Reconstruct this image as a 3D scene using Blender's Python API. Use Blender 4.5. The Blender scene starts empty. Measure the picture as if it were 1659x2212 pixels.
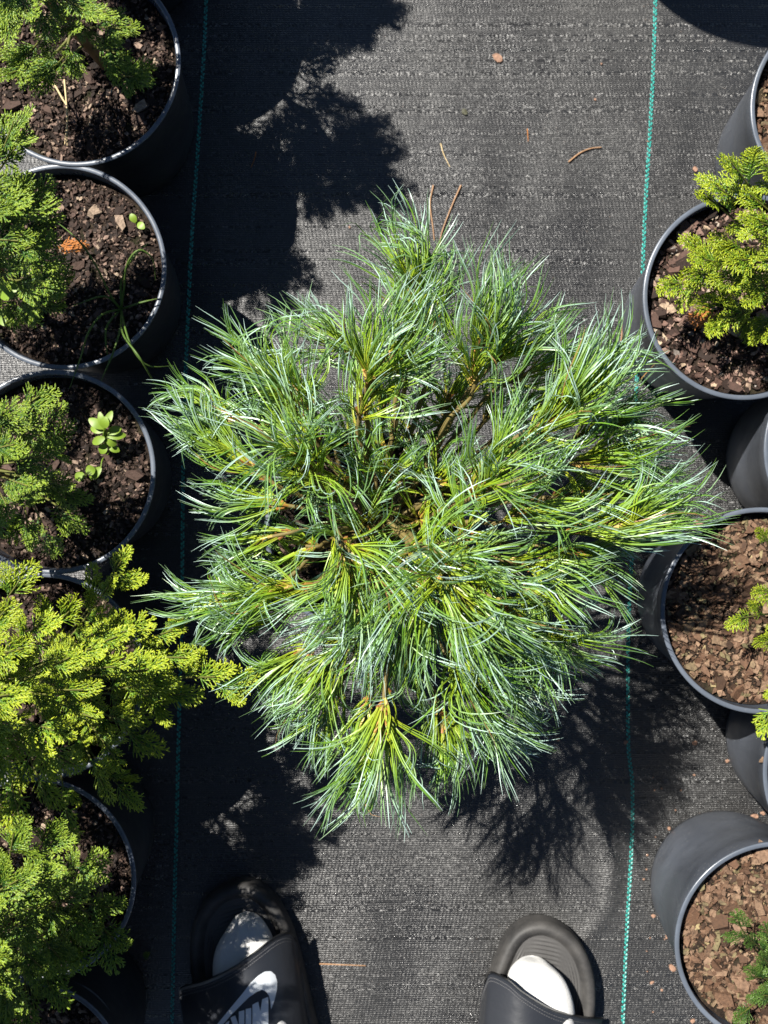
import bpy, bmesh, math, random
import numpy as np
from mathutils import Vector, Matrix, noise
from mathutils.geometry import tessellate_polygon
from mathutils.bvhtree import BVHTree

random.seed(7); rng = np.random.default_rng(11)
C = bpy.context.scene
COL = C.collection

# ------------------------------------------------------------------ camera, sky, sun, exposure
H = 1.30                      # phone held 1.3 m over the ground, looking straight down
S = 0.53e-3                   # metres on the ground per unit of the 1659-wide sketch grid
cam_d = bpy.data.cameras.new("camera"); cam = bpy.data.objects.new("camera", cam_d); COL.objects.link(cam)
cam.location = (0, 0, H); cam.rotation_euler = (0, 0, 0)
cam_d.sensor_fit = 'HORIZONTAL'; cam_d.sensor_width = 36; cam_d.lens = 36 / (1659 * S / H)
cam_d.clip_start = 0.02; cam_d.clip_end = 200
cam_d.dof.use_dof = True; cam_d.dof.focus_distance = 0.96; cam_d.dof.aperture_fstop = 11.5
C.camera = cam
SUNV = Vector((.0996, -.0986, -.1936)).normalized()
w = bpy.data.worlds.new("World"); C.world = w; w.use_nodes = True
nt = w.node_tree; nt.nodes.clear()
sky = nt.nodes.new('ShaderNodeTexSky'); sky.sky_type = 'NISHITA'; sky.sun_disc = False
sky.sun_elevation = math.radians(54.1); sky.sun_rotation = math.radians(-45.3); sky.altitude = 2500; sky.air_density = .85; sky.dust_density = .3
bg = nt.nodes.new('ShaderNodeBackground'); bg.inputs[1].default_value = 0.05
wo = nt.nodes.new('ShaderNodeOutputWorld')
nt.links.new(sky.outputs[0], bg.inputs[0]); nt.links.new(bg.outputs[0], wo.inputs[0])
ld = bpy.data.lights.new("sun", 'SUN'); ld.energy = 5.0; ld.angle = math.radians(0.5); ld.color = (1, .955, .88)
lo = bpy.data.objects.new("sun", ld); COL.objects.link(lo); lo.rotation_euler = SUNV.to_track_quat('-Z', 'Y').to_euler()
lo.location = (-2, 2, 4)
C.view_settings.view_transform = 'Standard'; C.view_settings.look = 'None'
C.view_settings.exposure = 1.05; C.view_settings.gamma = 1

def P(px, py, z=0.0):
    k = S * (1 - z / H)
    return Vector(((px - 829.5) * k, (1106 - py) * k, z))
def toimg(v):
    k = S * (1 - v[2] / H)
    return v[0] / k + 829.5, 1106 - v[1] / k

# ------------------------------------------------------------------ material helpers
class N:
    def __init__(s, name):
        s.m = bpy.data.materials.new(name); s.m.use_nodes = True; s.t = s.m.node_tree
        s.b = s.t.nodes['Principled BSDF']; s.o = s.t.nodes['Material Output']
    def n(s, typ, **k):
        x = s.t.nodes.new(typ)
        for a, b in k.items(): setattr(x, a, b)
        return x
    def put(s, sock, v):
        if isinstance(v, bpy.types.NodeSocket): s.t.links.new(v, sock)
        elif v is not None: sock.default_value = v
    def math(s, op, a, b=None, c=None, clamp=False):
        x = s.n('ShaderNodeMath', operation=op, use_clamp=clamp)
        s.put(x.inputs[0], a); s.put(x.inputs[1], b)
        if c is not None: s.put(x.inputs[2], c)
        return x.outputs[0]
    def mix(s, f, a, b):
        x = s.n('ShaderNodeMix', data_type='RGBA')
        s.put(x.inputs[0], f)
        s.put(x.inputs[6], a if isinstance(a, bpy.types.NodeSocket) else (*a, 1))
        s.put(x.inputs[7], b if isinstance(b, bpy.types.NodeSocket) else (*b, 1))
        return x.outputs[2]
    def noise(s, scale, detail=3, rough=.55, vec=None, out=0):
        x = s.n('ShaderNodeTexNoise'); x.inputs['Scale'].default_value = scale
        x.inputs['Detail'].default_value = detail; x.inputs['Roughness'].default_value = rough
        if vec is None: vec = s.n('ShaderNodeTexCoord').outputs['Object']
        s.t.links.new(vec, x.inputs['Vector']); return x.outputs[out]
    def ramp(s, f, pts):
        x = s.n('ShaderNodeValToRGB'); s.put(x.inputs[0], f); e = x.color_ramp.elements
        while len(e) < len(pts): e.new(.5)
        for i, (p, c) in enumerate(pts): e[i].position = p; e[i].color = (*c, 1) if len(c) == 3 else c
        return x.outputs[0]
    def rng(s, f, a, b, c, d):
        x = s.n('ShaderNodeMapRange'); s.put(x.inputs[0], f)
        for i, v in enumerate((a, b, c, d)): x.inputs[i + 1].default_value = v
        return x.outputs[0]
    def bump(s, h, strength, dist, nrm=None):
        x = s.n('ShaderNodeBump'); x.inputs['Strength'].default_value = strength; x.inputs['Distance'].default_value = dist
        s.put(x.inputs['Height'], h)
        if nrm is not None: s.t.links.new(nrm, x.inputs['Normal'])
        return x.outputs[0]
    def attr(s, name): return s.n('ShaderNodeAttribute', attribute_name=name).outputs['Fac']
    def island(s): return s.n('ShaderNodeNewGeometry').outputs['Random Per Island']
    def set(s, **k):
        for a, v in k.items():
            a = a.replace('_', ' ')
            s.put(s.b.inputs[a], v if isinstance(v, bpy.types.NodeSocket) or not isinstance(v, tuple) else (*v, 1))
        return s
    def leafmix(s, color, fac):          # some light passes through a leaf
        tr = s.n('ShaderNodeBsdfTranslucent'); s.put(tr.inputs[0], color)
        mx = s.n('ShaderNodeMixShader'); mx.inputs[0].default_value = fac
        s.t.links.new(s.b.outputs[0], mx.inputs[1]); s.t.links.new(tr.outputs[0], mx.inputs[2])
        s.t.links.new(mx.outputs[0], s.o.inputs[0])

# woven weed fabric
f = N('woven_weed_fabric')
co = f.n('ShaderNodeTexCoord').outputs['Object']
sep = f.n('ShaderNodeSeparateXYZ'); f.t.links.new(co, sep.inputs[0])
warp = f.noise(9, 2, .5, co)
u = f.math('ADD', f.math('DIVIDE', sep.outputs[0], .0021), f.math('MULTIPLY', warp, 2.2))
v = f.math('ADD', f.math('DIVIDE', sep.outputs[1], .00112), f.math('MULTIPLY', warp, 1.2))
weave = f.math('MULTIPLY', f.math('SINE', f.math('MULTIPLY', u, math.pi)), f.math('SINE', f.math('MULTIPLY', v, math.pi)))
cell = f.n('ShaderNodeCombineXYZ'); f.put(cell.inputs[0], f.math('FLOOR', u)); f.put(cell.inputs[1], f.math('FLOOR', v))
cw2 = None; wn = f.n('ShaderNodeTexWhiteNoise', noise_dimensions='2D'); f.t.links.new(cell.outputs[0], wn.inputs[0])
rw = f.n('ShaderNodeTexWhiteNoise', noise_dimensions='1D'); f.put(rw.inputs['W'], f.math('FLOOR', f.math('DIVIDE', v, 3.0)))
cw = f.n('ShaderNodeTexWhiteNoise', noise_dimensions='1D'); f.put(cw.inputs['W'], f.math('FLOOR', u))
rowk = f.rng(rw.outputs['Value'], .80, 1, 0, 1)
patch = f.rng(f.noise(7, 3, .6, co), .42, .72, 0, 1)
glint = f.math('MULTIPLY', f.rng(wn.outputs['Value'], .55, 1, 0, 1), f.math('ADD', f.math('MULTIPLY', rowk, 1.3), f.math('ADD', f.math('MULTIPLY', patch, .5), .12)))
wv2 = f.rng(f.noise(16, 4, .6, co), .3, .7, .25, 1)
hh = f.math('ADD', f.math('MULTIPLY', f.math('MULTIPLY', weave, wv2), .34), f.math('MULTIPLY', f.math('MULTIPLY', weave, weave), f.math('MULTIPLY', glint, 1.7)))
hh = f.math('ADD', hh, f.math('ADD', f.math('MULTIPLY', f.noise(700, 3, .65, co), .8), f.math('MULTIPLY', f.math('SINE', f.math('MULTIPLY', f.math('DIVIDE', sep.outputs[1], .0025), 2 * math.pi)), .30)))
dust = f.rng(f.noise(5.5, 6, .62, co), .38, .72, 0, 1)
streak = f.n('ShaderNodeMapping'); streak.inputs['Scale'].default_value = (40, 3, 1); f.t.links.new(co, streak.inputs[0])
st = f.rng(f.noise(3, 4, .6, streak.outputs[0]), .35, .75, 0, 1)
fine = f.noise(420, 2, .6, co)
rib = f.math('ADD', .5, f.math('MULTIPLY', f.math('SINE', f.math('MULTIPLY', f.math('DIVIDE', sep.outputs[1], .0025), 2 * math.pi)), .5))
rib2 = f.math('ADD', .5, f.math('MULTIPLY', f.math('SINE', f.math('MULTIPLY', f.math('ADD', f.math('DIVIDE', sep.outputs[0], .0027), warp), 2 * math.pi)), .5))
vg = f.n('ShaderNodeTexVoronoi'); vg.inputs['Scale'].default_value = 130; f.t.links.new(co, vg.inputs['Vector'])
grit = f.math('MULTIPLY', f.rng(vg.outputs['Distance'], .07, .13, 1, 0), f.rng(f.noise(17, 3, .6, co), .50, .60, 0, 1))
base = f.mix(dust, (.010, .010, .011), (.036, .0358, .0345))
base = f.mix(f.math('MULTIPLY', st, .45), base, (.030, .030, .030))
base = f.mix(f.math('MULTIPLY', f.rng(fine, .5, .8, 0, 1), .3), base, (.055, .052, .048))
rough = f.math('SUBTRACT', f.math('ADD', .345, f.math('MULTIPLY', dust, .15)), f.math('MULTIPLY', glint, .16))
spc = f.math('ADD', .72, f.math('MULTIPLY', glint, .5), clamp=True)
nb = f.bump(hh, 1.0, .00050)
v2 = f.math('ADD', f.math('DIVIDE', sep.outputs[1], .0019), f.math('MULTIPLY', warp, 1.2))
cell2 = f.n('ShaderNodeCombineXYZ'); f.put(cell2.inputs[0], f.math('FLOOR', u)); f.put(cell2.inputs[1], f.math('FLOOR', v2))
wn2 = f.n('ShaderNodeTexWhiteNoise', noise_dimensions='2D'); f.t.links.new(cell2.outputs[0], wn2.inputs[0])
rw2 = f.n('ShaderNodeTexWhiteNoise', noise_dimensions='1D'); f.put(rw2.inputs['W'], f.math('FLOOR', v2))
rowamp = f.math('MULTIPLY', f.rng(rw2.outputs['Value'], .81, .90, 0, 1), f.rng(f.noise(4, 3, .6, co), .35, .6, .25, 1))
colamp = f.rng(f.noise(11, 4, .65, co), .45, .70, 0, 1)
amp = f.math('ADD', .07, f.math('ADD', f.math('MULTIPLY', rowamp, .85), f.math('MULTIPLY', colamp, .22)))
sub = f.n('ShaderNodeVectorMath', operation='SUBTRACT'); f.t.links.new(wn2.outputs['Color'], sub.inputs[0]); sub.inputs[1].default_value = (.5, .5, .5)
scl = f.n('ShaderNodeVectorMath', operation='SCALE'); f.t.links.new(sub.outputs[0], scl.inputs[0]); f.put(scl.inputs['Scale'], amp)
flat = f.n('ShaderNodeVectorMath', operation='MULTIPLY'); f.t.links.new(scl.outputs[0], flat.inputs[0]); flat.inputs[1].default_value = (1, 1, .15)
addn = f.n('ShaderNodeVectorMath', operation='ADD'); f.t.links.new(nb, addn.inputs[0]); f.t.links.new(flat.outputs[0], addn.inputs[1])
nrmz = f.n('ShaderNodeVectorMath', operation='NORMALIZE'); f.t.links.new(addn.outputs[0], nrmz.inputs[0]); nb = nrmz.outputs[0]
base = f.mix(f.math('MULTIPLY', f.math('MULTIPLY', rib, rib2), .65), base, (.004, .004, .004))
base = f.mix(f.math('MULTIPLY', grit, .6), base, (.15, .12, .10))
f.set(Base_Color=base, Roughness=rough, Specular_IOR_Level=spc, Normal=nb); M_FAB = f.m

g = N('teal_marker_thread'); r = g.island()
g.set(Base_Color=g.mix(r, (.014, .25, .215), (.045, .43, .37)), Roughness=.4); M_THR = g.m

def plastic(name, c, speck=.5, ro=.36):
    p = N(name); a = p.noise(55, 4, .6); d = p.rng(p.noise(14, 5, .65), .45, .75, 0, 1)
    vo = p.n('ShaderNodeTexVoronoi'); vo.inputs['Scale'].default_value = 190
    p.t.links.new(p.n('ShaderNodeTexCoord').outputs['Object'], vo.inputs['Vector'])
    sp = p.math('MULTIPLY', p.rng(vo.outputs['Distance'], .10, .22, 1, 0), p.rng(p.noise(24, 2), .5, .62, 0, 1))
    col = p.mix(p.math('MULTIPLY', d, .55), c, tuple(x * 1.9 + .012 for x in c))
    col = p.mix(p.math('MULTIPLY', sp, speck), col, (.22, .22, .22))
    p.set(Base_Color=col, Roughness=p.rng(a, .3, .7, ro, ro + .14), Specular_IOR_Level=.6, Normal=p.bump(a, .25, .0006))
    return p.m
M_POT_SHADE = plastic('shaded_slate_plastic', (.017, .0195, .024), .5)  # same plastic as the right row, darkened: wall shade put into the colour
M_POT_DUSTY_SUN = plastic('dusty_sunlit_slate_plastic', (.072, .081, .100), .75)  # right row: pale dust, plus sunlight on the walls put into the colour
M_RIM = plastic('slate_plastic_rim', (.085, .10, .125), .25, .22)

s_ = N('dark_potting_soil'); a = s_.noise(260, 5, .7); b_ = s_.noise(28, 4, .6)
sc = s_.ramp(a, [(.3, (.006, .004, .003)), (.55, (.028, .018, .012)), (.75, (.085, .058, .040))])
sc = s_.mix(s_.math('MULTIPLY', s_.rng(b_, .52, .68, 0, 1), .35), sc, (.030, .042, .010))
s_.set(Base_Color=sc, Roughness=.9, Specular_IOR_Level=.25, Normal=s_.bump(a, 1, .003)); M_SOIL = s_.m

def chipmat(name, cols):
    c_ = N(name); r = c_.island(); n1 = c_.noise(320, 4, .65)
    col = c_.ramp(r, cols)
    col = c_.mix(c_.rng(n1, .35, .75, 0, .75), col, (.035, .022, .016))
    c_.set(Base_Color=col, Roughness=.8, Specular_IOR_Level=.3, Normal=c_.bump(n1, .9, .0012)); return c_.m
M_CHIP = chipmat('pine_bark_chip', [(0, (.012, .008, .006)), (.42, (.045, .024, .018)), (.66, (.18, .105, .080)), (.85, (.36, .24, .19)), (.95, (.50, .38, .25)), (1, (.25, .24, .24))])
M_CHIP2 = chipmat('mossy_bark_chip', [(0, (.035, .020, .012)), (.3, (.13, .068, .038)), (.6, (.22, .135, .085)), (.85, (.29, .19, .12)), (.94, (.12, .105, .05)), (1, (.42, .33, .17))])
M_CHIP_D = chipmat('dark_bark_chip', [(0, (.008, .006, .005)), (.5, (.028, .017, .013)), (.74, (.10, .062, .048)), (.92, (.28, .19, .145)), (1, (.44, .34, .24))])  # darker chip palette for the left row and the pine pot
M_LIT = chipmat('dry_leaf_litter', [(0, (.22, .10, .055)), (.5, (.38, .22, .15)), (1, (.42, .30, .20))])

# pine needles: green outer face, blue-white bands on the inner faces
p = N('pine_needle'); t = p.attr('t'); sd = p.attr('side'); isl = p.island()
green = p.ramp(t, [(0, (.52, .42, .045)), (.12, (.46, .52, .025)), (.40, (.30, .46, .018)), (.75, (.13, .29, .025)), (1, (.14, .25, .06))])
green = p.mix(p.math('MULTIPLY', isl, .3), green, (.08, .20, .04))
band = p.ramp(t, [(0, (.42, .42, .06)), (.25, (.33, .48, .05)), (.5, (.30, .48, .13)), (.76, (.41, .60, .48)), (1, (.54, .72, .66))])
col = p.mix(sd, green, band)
dead = p.rng(isl, .988, .992, 0, 1)
col = p.mix(dead, col, (.34, .19, .07))
p.set(Base_Color=col, Roughness=.36, Specular_IOR_Level=.55); p.leafmix(col, .26); M_NEED = p.m

def simple(name, c, rough=.6, var=.4, scale=60, bmp=.4, spec=.4, dist=.001):
    q = N(name); n1 = q.noise(scale, 5, .6)
    q.set(Base_Color=q.mix(n1, tuple(x * (1 - var) for x in c), tuple(min(1, x * (1 + var)) for x in c)), Roughness=rough, Specular_IOR_Level=spec,
          Normal=q.bump(n1, bmp, dist)); return q.m
M_BARK = simple('olive_pine_twig', (.15, .115, .035), .65, .5, 160, .8)
q = N('papery_bud_scale'); r = q.island()
q.set(Base_Color=q.ramp(r, [(0, (.13, .05, .015)), (.4, (.34, .15, .035)), (.75, (.52, .30, .07)), (1, (.55, .42, .16))]), Roughness=.55); M_SCALE = q.m

def thujamat(name, dark, mid, tip):
    q = N(name); t = q.attr('t'); isl = q.island(); ta = q.math('ADD', q.math('MULTIPLY', t, .72), q.math('MULTIPLY', isl, .34))
    c = q.ramp(ta, [(.1, dark), (.55, mid), (1, tip)])
    sc2 = q.n('ShaderNodeTexVoronoi'); sc2.inputs['Scale'].default_value = 620
    q.t.links.new(q.n('ShaderNodeTexCoord').outputs['Object'], sc2.inputs['Vector'])
    q.set(Base_Color=c, Roughness=.42, Specular_IOR_Level=.5, Normal=q.bump(sc2.outputs['Distance'], .8, .0012)); q.leafmix(c, .16); return q.m
M_T_GOLD = thujamat('golden_scale_foliage', (.020, .070, .008), (.105, .22, .013), (.46, .52, .028))
M_T_MID = thujamat('green_scale_foliage', (.011, .042, .007), (.046, .125, .012), (.30, .40, .035))
M_T_DARK = thujamat('deep_green_scale_foliage', (.008, .030, .007), (.026, .080, .012), (.13, .22, .035))
M_TWIG = simple('brown_thuja_twig', (.20, .105, .04), .7, .5, 120)
M_TWIG2 = simple('olive_thuja_branchlet', (.11, .115, .022), .7, .4, 120)
M_DRY = simple('rusty_dry_spray', (.42, .16, .04), .7, .5, 200)
M_STRAW = simple('pale_straw', (.55, .42, .22), .6, .25, 120)
M_NEEDLE_DRY = simple('tan_dry_needle', (.33, .19, .10), .55, .3, 150)
q = N('fresh_weed_leaf'); cc = q.mix(q.noise(90, 3), (.13, .24, .02), (.30, .42, .045))
q.set(Base_Color=cc, Roughness=.45); q.leafmix(cc, .25); M_WEED = q.m
q = N('dull_grass_blade'); cc = q.mix(q.noise(60, 3), (.05, .11, .02), (.14, .22, .04))
q.set(Base_Color=cc, Roughness=.5); q.leafmix(cc, .25); M_GRASS = q.m

# footwear
q = N('scuffed_black_foam'); d1 = q.noise(30, 5, .65); d2 = q.noise(380, 2)
q.set(Base_Color=q.mix(q.rng(d1, .35, .75, 0, 1), (.024, .0235, .0235), (.078, .074, .070)), Roughness=.62, Normal=q.bump(d2, .35, .0005)); M_SOLE = q.m
q = N('black_foam_footbed'); d2 = q.noise(300, 3)
q.set(Base_Color=q.mix(q.noise(22, 4), (.045, .044, .043), (.075, .072, .070)), Roughness=.6, Normal=q.bump(d2, .3, .0004)); M_BED = q.m
q = N('black_coated_strap'); d1 = q.noise(16, 4)
q.set(Base_Color=q.mix(d1, (.016, .018, .023), (.030, .033, .040)), Roughness=q.rng(d1, .3, .7, .34, .48), Specular_IOR_Level=.5,
      Normal=q.bump(q.noise(40, 4), .35, .002)); M_STRAP = q.m
q = N('white_knit_sock'); wv = q.n('ShaderNodeTexWave'); wv.inputs['Scale'].default_value = 260; wv.inputs['Distortion'].default_value = 1.5
q.t.links.new(q.n('ShaderNodeTexCoord').outputs['Object'], wv.inputs['Vector'])
q.set(Base_Color=q.mix(q.noise(35, 5), (.50, .50, .49), (.68, .68, .67)), Roughness=.9,
      Normal=q.bump(q.noise(26, 4), .7, .004, q.bump(wv.outputs[1], .35, .0006))); M_SOCK = q.m
M_LOGO = simple('pale_grey_print', (.62, .66, .70), .5, .06, 60, .1)
M_TROU = simple('dark_trouser_cloth', (.03, .03, .035), .9, .3, 200)
M_SKIN = simple('skin', (.42, .26, .19), .55, .1, 60)
M_STITCH = simple('grey_stitching', (.11, .11, .115), .6, .3, 200)

# ------------------------------------------------------------------ object helpers
def mesh_np(name, V, Fs, attrs=None, smooth=False):
    me = bpy.data.meshes.new(name)
    V = np.asarray(V, dtype=np.float32).reshape(-1, 3)
    if isinstance(Fs, np.ndarray): Fs = [Fs]
    loops = np.concatenate([a.reshape(-1) for a in Fs]).astype(np.int32)
    sizes = np.concatenate([np.full(len(a), a.shape[1]) for a in Fs])
    starts = np.concatenate([[0], np.cumsum(sizes)[:-1]]).astype(np.int32)
    me.vertices.add(len(V)); me.vertices.foreach_set('co', V.reshape(-1))
    me.loops.add(len(loops)); me.loops.foreach_set('vertex_index', loops)
    me.polygons.add(len(sizes)); me.polygons.foreach_set('loop_start', starts)
    me.update(calc_edges=True)
    me.polygons.foreach_set('use_smooth', np.full(len(sizes), smooth))
    for k, (dom, a) in (attrs or {}).items():
        at = me.attributes.new(k, 'FLOAT', dom); at.data.foreach_set('value', np.asarray(a, dtype=np.float32))
    me.update(); return me
def obj(name, me, mat=None, parent=None, loc=None):
    if isinstance(me, bmesh.types.BMesh):
        b = me; me = bpy.data.meshes.new(name); b.to_mesh(me); b.free()
    o = bpy.data.objects.new(name, me); COL.objects.link(o)
    if mat and not me.materials: me.materials.append(mat)
    if parent: o.parent = parent
    if loc is not None: o.location = loc
    return o
def tag(o, label=None, cat=None, group=None, kind=None):
    if label: o['label'] = label
    if cat: o['category'] = cat
    if group: o['group'] = group
    if kind: o['kind'] = kind
    return o
def thing(name, loc, label, cat, group=None):
    o = bpy.data.objects.new(name, None); COL.objects.link(o); o.location = loc; o.empty_display_size = .05
    return tag(o, label, cat, group)
def local(parent_loc, V):
    return np.asarray(V) - np.array(parent_loc)[None, :]

def tube(pts, rad, n=8, cap=True):
    """one swept tube: returns V,F4"""
    pts = np.array([tuple(p) for p in pts], float); m = len(pts)
    rad = np.full(m, rad) if np.isscalar(rad) else np.array(rad, float)
    d = np.gradient(pts, axis=0); d /= np.linalg.norm(d, axis=1)[:, None] + 1e-12
    ref = np.array([.13, .31, .94]) if abs(d[0, 2]) < .8 else np.array([1., .1, .05])
    s = np.cross(d, ref); s /= np.linalg.norm(s, axis=1)[:, None] + 1e-12; q = np.cross(s, d)
    a = np.linspace(0, 2 * np.pi, n, endpoint=False)
    V = pts[:, None, :] + rad[:, None, None] * (np.cos(a)[None, :, None] * s[:, None, :] + np.sin(a)[None, :, None] * q[:, None, :])
    V = V.reshape(-1, 3); i, j = np.meshgrid(np.arange(m - 1), np.arange(n), indexing='ij')
    F = np.stack([i * n + j, i * n + (j + 1) % n, (i + 1) * n + (j + 1) % n, (i + 1) * n + j], -1).reshape(-1, 4)
    return V, F
def merge(parts):
    Vs, Fs, o = [], [], 0
    for V, F in parts: Vs.append(V); Fs.append(F + o); o += len(V)
    return np.concatenate(Vs), np.concatenate(Fs)
def segs(p0, p1, r0, r1, ref, flat=.6):
    """many separate tapered 4-sided prisms"""
    d = p1 - p0; d /= np.linalg.norm(d, axis=1)[:, None] + 1e-12
    s = np.cross(ref, d); s /= np.linalg.norm(s, axis=1)[:, None] + 1e-9; q = np.cross(d, s) * flat
    k = len(p0); V = np.empty((k, 8, 3))
    for i, (a, b) in enumerate(((1, 0), (0, 1), (-1, 0), (0, -1))):
        V[:, i] = p0 + r0[:, None] * (a * s + b * q); V[:, i + 4] = p1 + r1[:, None] * (a * s + b * q)
    f = np.array([[0, 1, 5, 4], [1, 2, 6, 5], [2, 3, 7, 6], [3, 0, 4, 7], [4, 5, 6, 7]])
    F = (np.arange(k)[:, None, None] * 8 + f[None]).reshape(-1, 4)
    return V.reshape(-1, 3), F
def curve_pts(ctrl, n=24):
    """Catmull-Rom through control points"""
    c = [Vector(x) for x in ctrl]; c = [c[0] * 2 - c[1]] + c + [c[-1] * 2 - c[-2]]; out = []
    k = len(c) - 3
    for i in range(k):
        m = max(2, n // k)
        for j in range(m + (i == k - 1)):
            t = j / m; a, b, d, e = c[i:i + 4]
            out.append(.5 * ((2 * b) + (d - a) * t + (2 * a - 5 * b + 4 * d - e) * t * t + (3 * b - a - 3 * d + e) * t ** 3))
    return out

# ------------------------------------------------------------------ ground: one sheet of woven fabric
def gz(x, y):
    z = .0027 * noise.noise(Vector((x * 5, y * 4, 0))) + .0018 * noise.noise(Vector((x * 14, y * 8, 3.1))) + .0004 * noise.noise(Vector((x * 45, y * 30, 1.7)))
    # two soft creases in the cloth at the lower right
    for (ax, ay), (bx, by), hgt, wd in FOLDS:
        t = max(0, min(1, ((x - ax) * (bx - ax) + (y - ay) * (by - ay)) / ((bx - ax) ** 2 + (by - ay) ** 2)))
        d = math.hypot(x - ax - t * (bx - ax), y - ay - t * (by - ay))
        z += hgt * math.exp(-(d / wd) ** 2) * math.sin(math.pi * min(1, .12 + t * .8))
    k = min(1, max(0, (2.2 - max(abs(x), abs(y))) / .6))
    return z * k
def q2(a, b): v = P(a, b); return (v.x, v.y)
FOLDS = [(q2(1325, 1800), q2(1315, 1960), .0034, .010), (q2(1315, 1960), q2(1230, 2070), .0022, .009),
         (q2(1010, 1790), q2(1040, 2150), .0014, .03), (q2(1480, 60), q2(1420, 420), .0016, .03), (q2(780, 1900), q2(800, 2200), .0012, .03)]
def axis(lo, hi, n):
    a = np.linspace(lo, hi, n); ext = [hi + (k ** 2.2) * .1 for k in range(1, 22)]
    return np.concatenate([[-e for e in ext[::-1]], a, ext]) if True else a
xs = axis(-.6, .6, 200); ys = axis(-.75, .75, 250)
V = np.array([(x, y, gz(x, y)) for y in ys for x in xs]); nx, ny = len(xs), len(ys)
i, j = np.meshgrid(np.arange(nx - 1), np.arange(ny - 1)); a = (j * nx + i).ravel()
F = np.stack([a, a + 1, a + nx + 1, a + nx], -1)
tag(obj('ground', mesh_np('ground', V, F, smooth=True), M_FAB), kind='structure')

def thread_line(ctrl):
    pts = curve_pts([P(x, y) for x, y in ctrl], 900); L = 0; P0, P1, R0, R1 = [], [], [], []
    acc = 0; step = .0026; side = 1; prev = pts[0]
    for c in pts[1:]:
        d = (c - prev)
        acc += d.length
        while acc >= step:
            acc -= step; side = -side; dn = d.normalized(); sdv = Vector((-dn.y, dn.x, 0))
            m = c + sdv * side * .00105 + sdv * random.uniform(-.0002, .0002); h = gz(m.x, m.y) + .00045
            e = (dn * .0018 + sdv * side * -.0005)
            P0.append((m.x - e.x, m.y - e.y, h)); P1.append((m.x, m.y, h + .0004)); R0.append(.0006); R1.append(.00095)
            P0.append((m.x, m.y, h + .0004)); P1.append((m.x + e.x, m.y + e.y, h)); R0.append(.00095); R1.append(.0005)
        prev = c
    k = len(P0); return segs(np.array(P0), np.array(P1), np.array(R0), np.array(R1), np.tile([0, 0, 1.], (k, 1)), .5)
for ctrl in ([(1425, -400), (1415, 0), (1408, 200), (1395, 430), (1386, 640), (1372, 900), (1366, 1180), (1358, 1350), (1357, 1600), (1366, 1700), (1363, 1850), (1354, 2000), (1345, 2212), (1335, 2600)],
             [(452, -400), (445, 0), (432, 250), (415, 500), (401, 800), (396, 1000), (393, 1300), (388, 1500), (381, 1800), (375, 2050), (371, 2212), (360, 2600)]):
    V, F = thread_line(ctrl)
    tag(obj('marker_line', mesh_np('marker_line', V, F), M_THR), kind='structure')

# ------------------------------------------------------------------ pots
PH, RT, RB, SOILZ = .1936, .0985, .080, .176
def lathe(prof, n=96, wob=0, seed=0):
    a = np.linspace(0, 2 * np.pi, n, endpoint=False); pr = np.array(prof); m = len(pr)
    k = 1 + wob * (np.sin(2 * a + seed) + .5 * np.sin(3 * a + seed * 2))
    V = np.stack([pr[:, 0][:, None] * np.cos(a) * k, pr[:, 0][:, None] * np.sin(a) * k, np.repeat(pr[:, 1][:, None], n, 1)], -1).reshape(-1, 3)
    i, j = np.meshgrid(np.arange(m - 1), np.arange(n), indexing='ij')
    F = np.stack([i * n + j, i * n + (j + 1) % n, (i + 1) * n + (j + 1) % n, (i + 1) * n + j], -1).reshape(-1, 4)
    return V, F
wall_prof = [(.002, .003), (RB - .012, .003), (RB - .006, .0), (RB, .003), (RB + .001, .012), (RB + .0035, .02), (RB + .008, .08), (RT - .0045, .160), (RT - .0025, .163), (RT - .002, PH - .006)]
rim_prof = [(RT - .002, PH - .0085)] + [(RT - .0005 + .0024 * math.copysign(abs(math.cos(t)) ** .8, math.cos(t)), PH - .0012 + .0012 * math.sin(t)) for t in np.linspace(-1.9, math.pi + .4, 14)] + [(RT - .0045, .165), (RT - .012, .1)]
WALL_ME = mesh_np('pot_wall', *lathe(wall_prof, 128), smooth=True); WALL_ME.materials.append(M_POT_SHADE); WALL_DUSTY_SUN = WALL_ME.copy(); WALL_DUSTY_SUN.materials.clear(); WALL_DUSTY_SUN.materials.append(M_POT_DUSTY_SUN)
RIM_MES = []
for k in range(3):
    me = mesh_np('rim', *lathe(rim_prof, 128, .006, k * 2.1), smooth=True); me.materials.append(M_RIM); RIM_MES.append(me)
def soil_h(x, y, sd): return .0035 * noise.noise(Vector((x * 28, y * 28, sd))) + .0022 * noise.noise(Vector((x * 90, y * 90, sd)))
def soil_mesh(sd):
    R = RT - .0042; rr = np.linspace(0.0004, R, 40); n = 110; V = []
    for r in rr:
        for t in range(n):
            a = 2 * math.pi * t / n; x, y = r * math.cos(a), r * math.sin(a)
            V.append((x, y, SOILZ + soil_h(x, y, sd) - .004 * max(0, (r / R) - .85)))
    i, j = np.meshgrid(np.arange(39), np.arange(n), indexing='ij')
    F = np.stack([i * n + j, (i) * n + (j + 1) % n, (i + 1) * n + (j + 1) % n, (i + 1) * n + j], -1).reshape(-1, 4)
    return mesh_np('soil', V, F, smooth=True)
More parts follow.
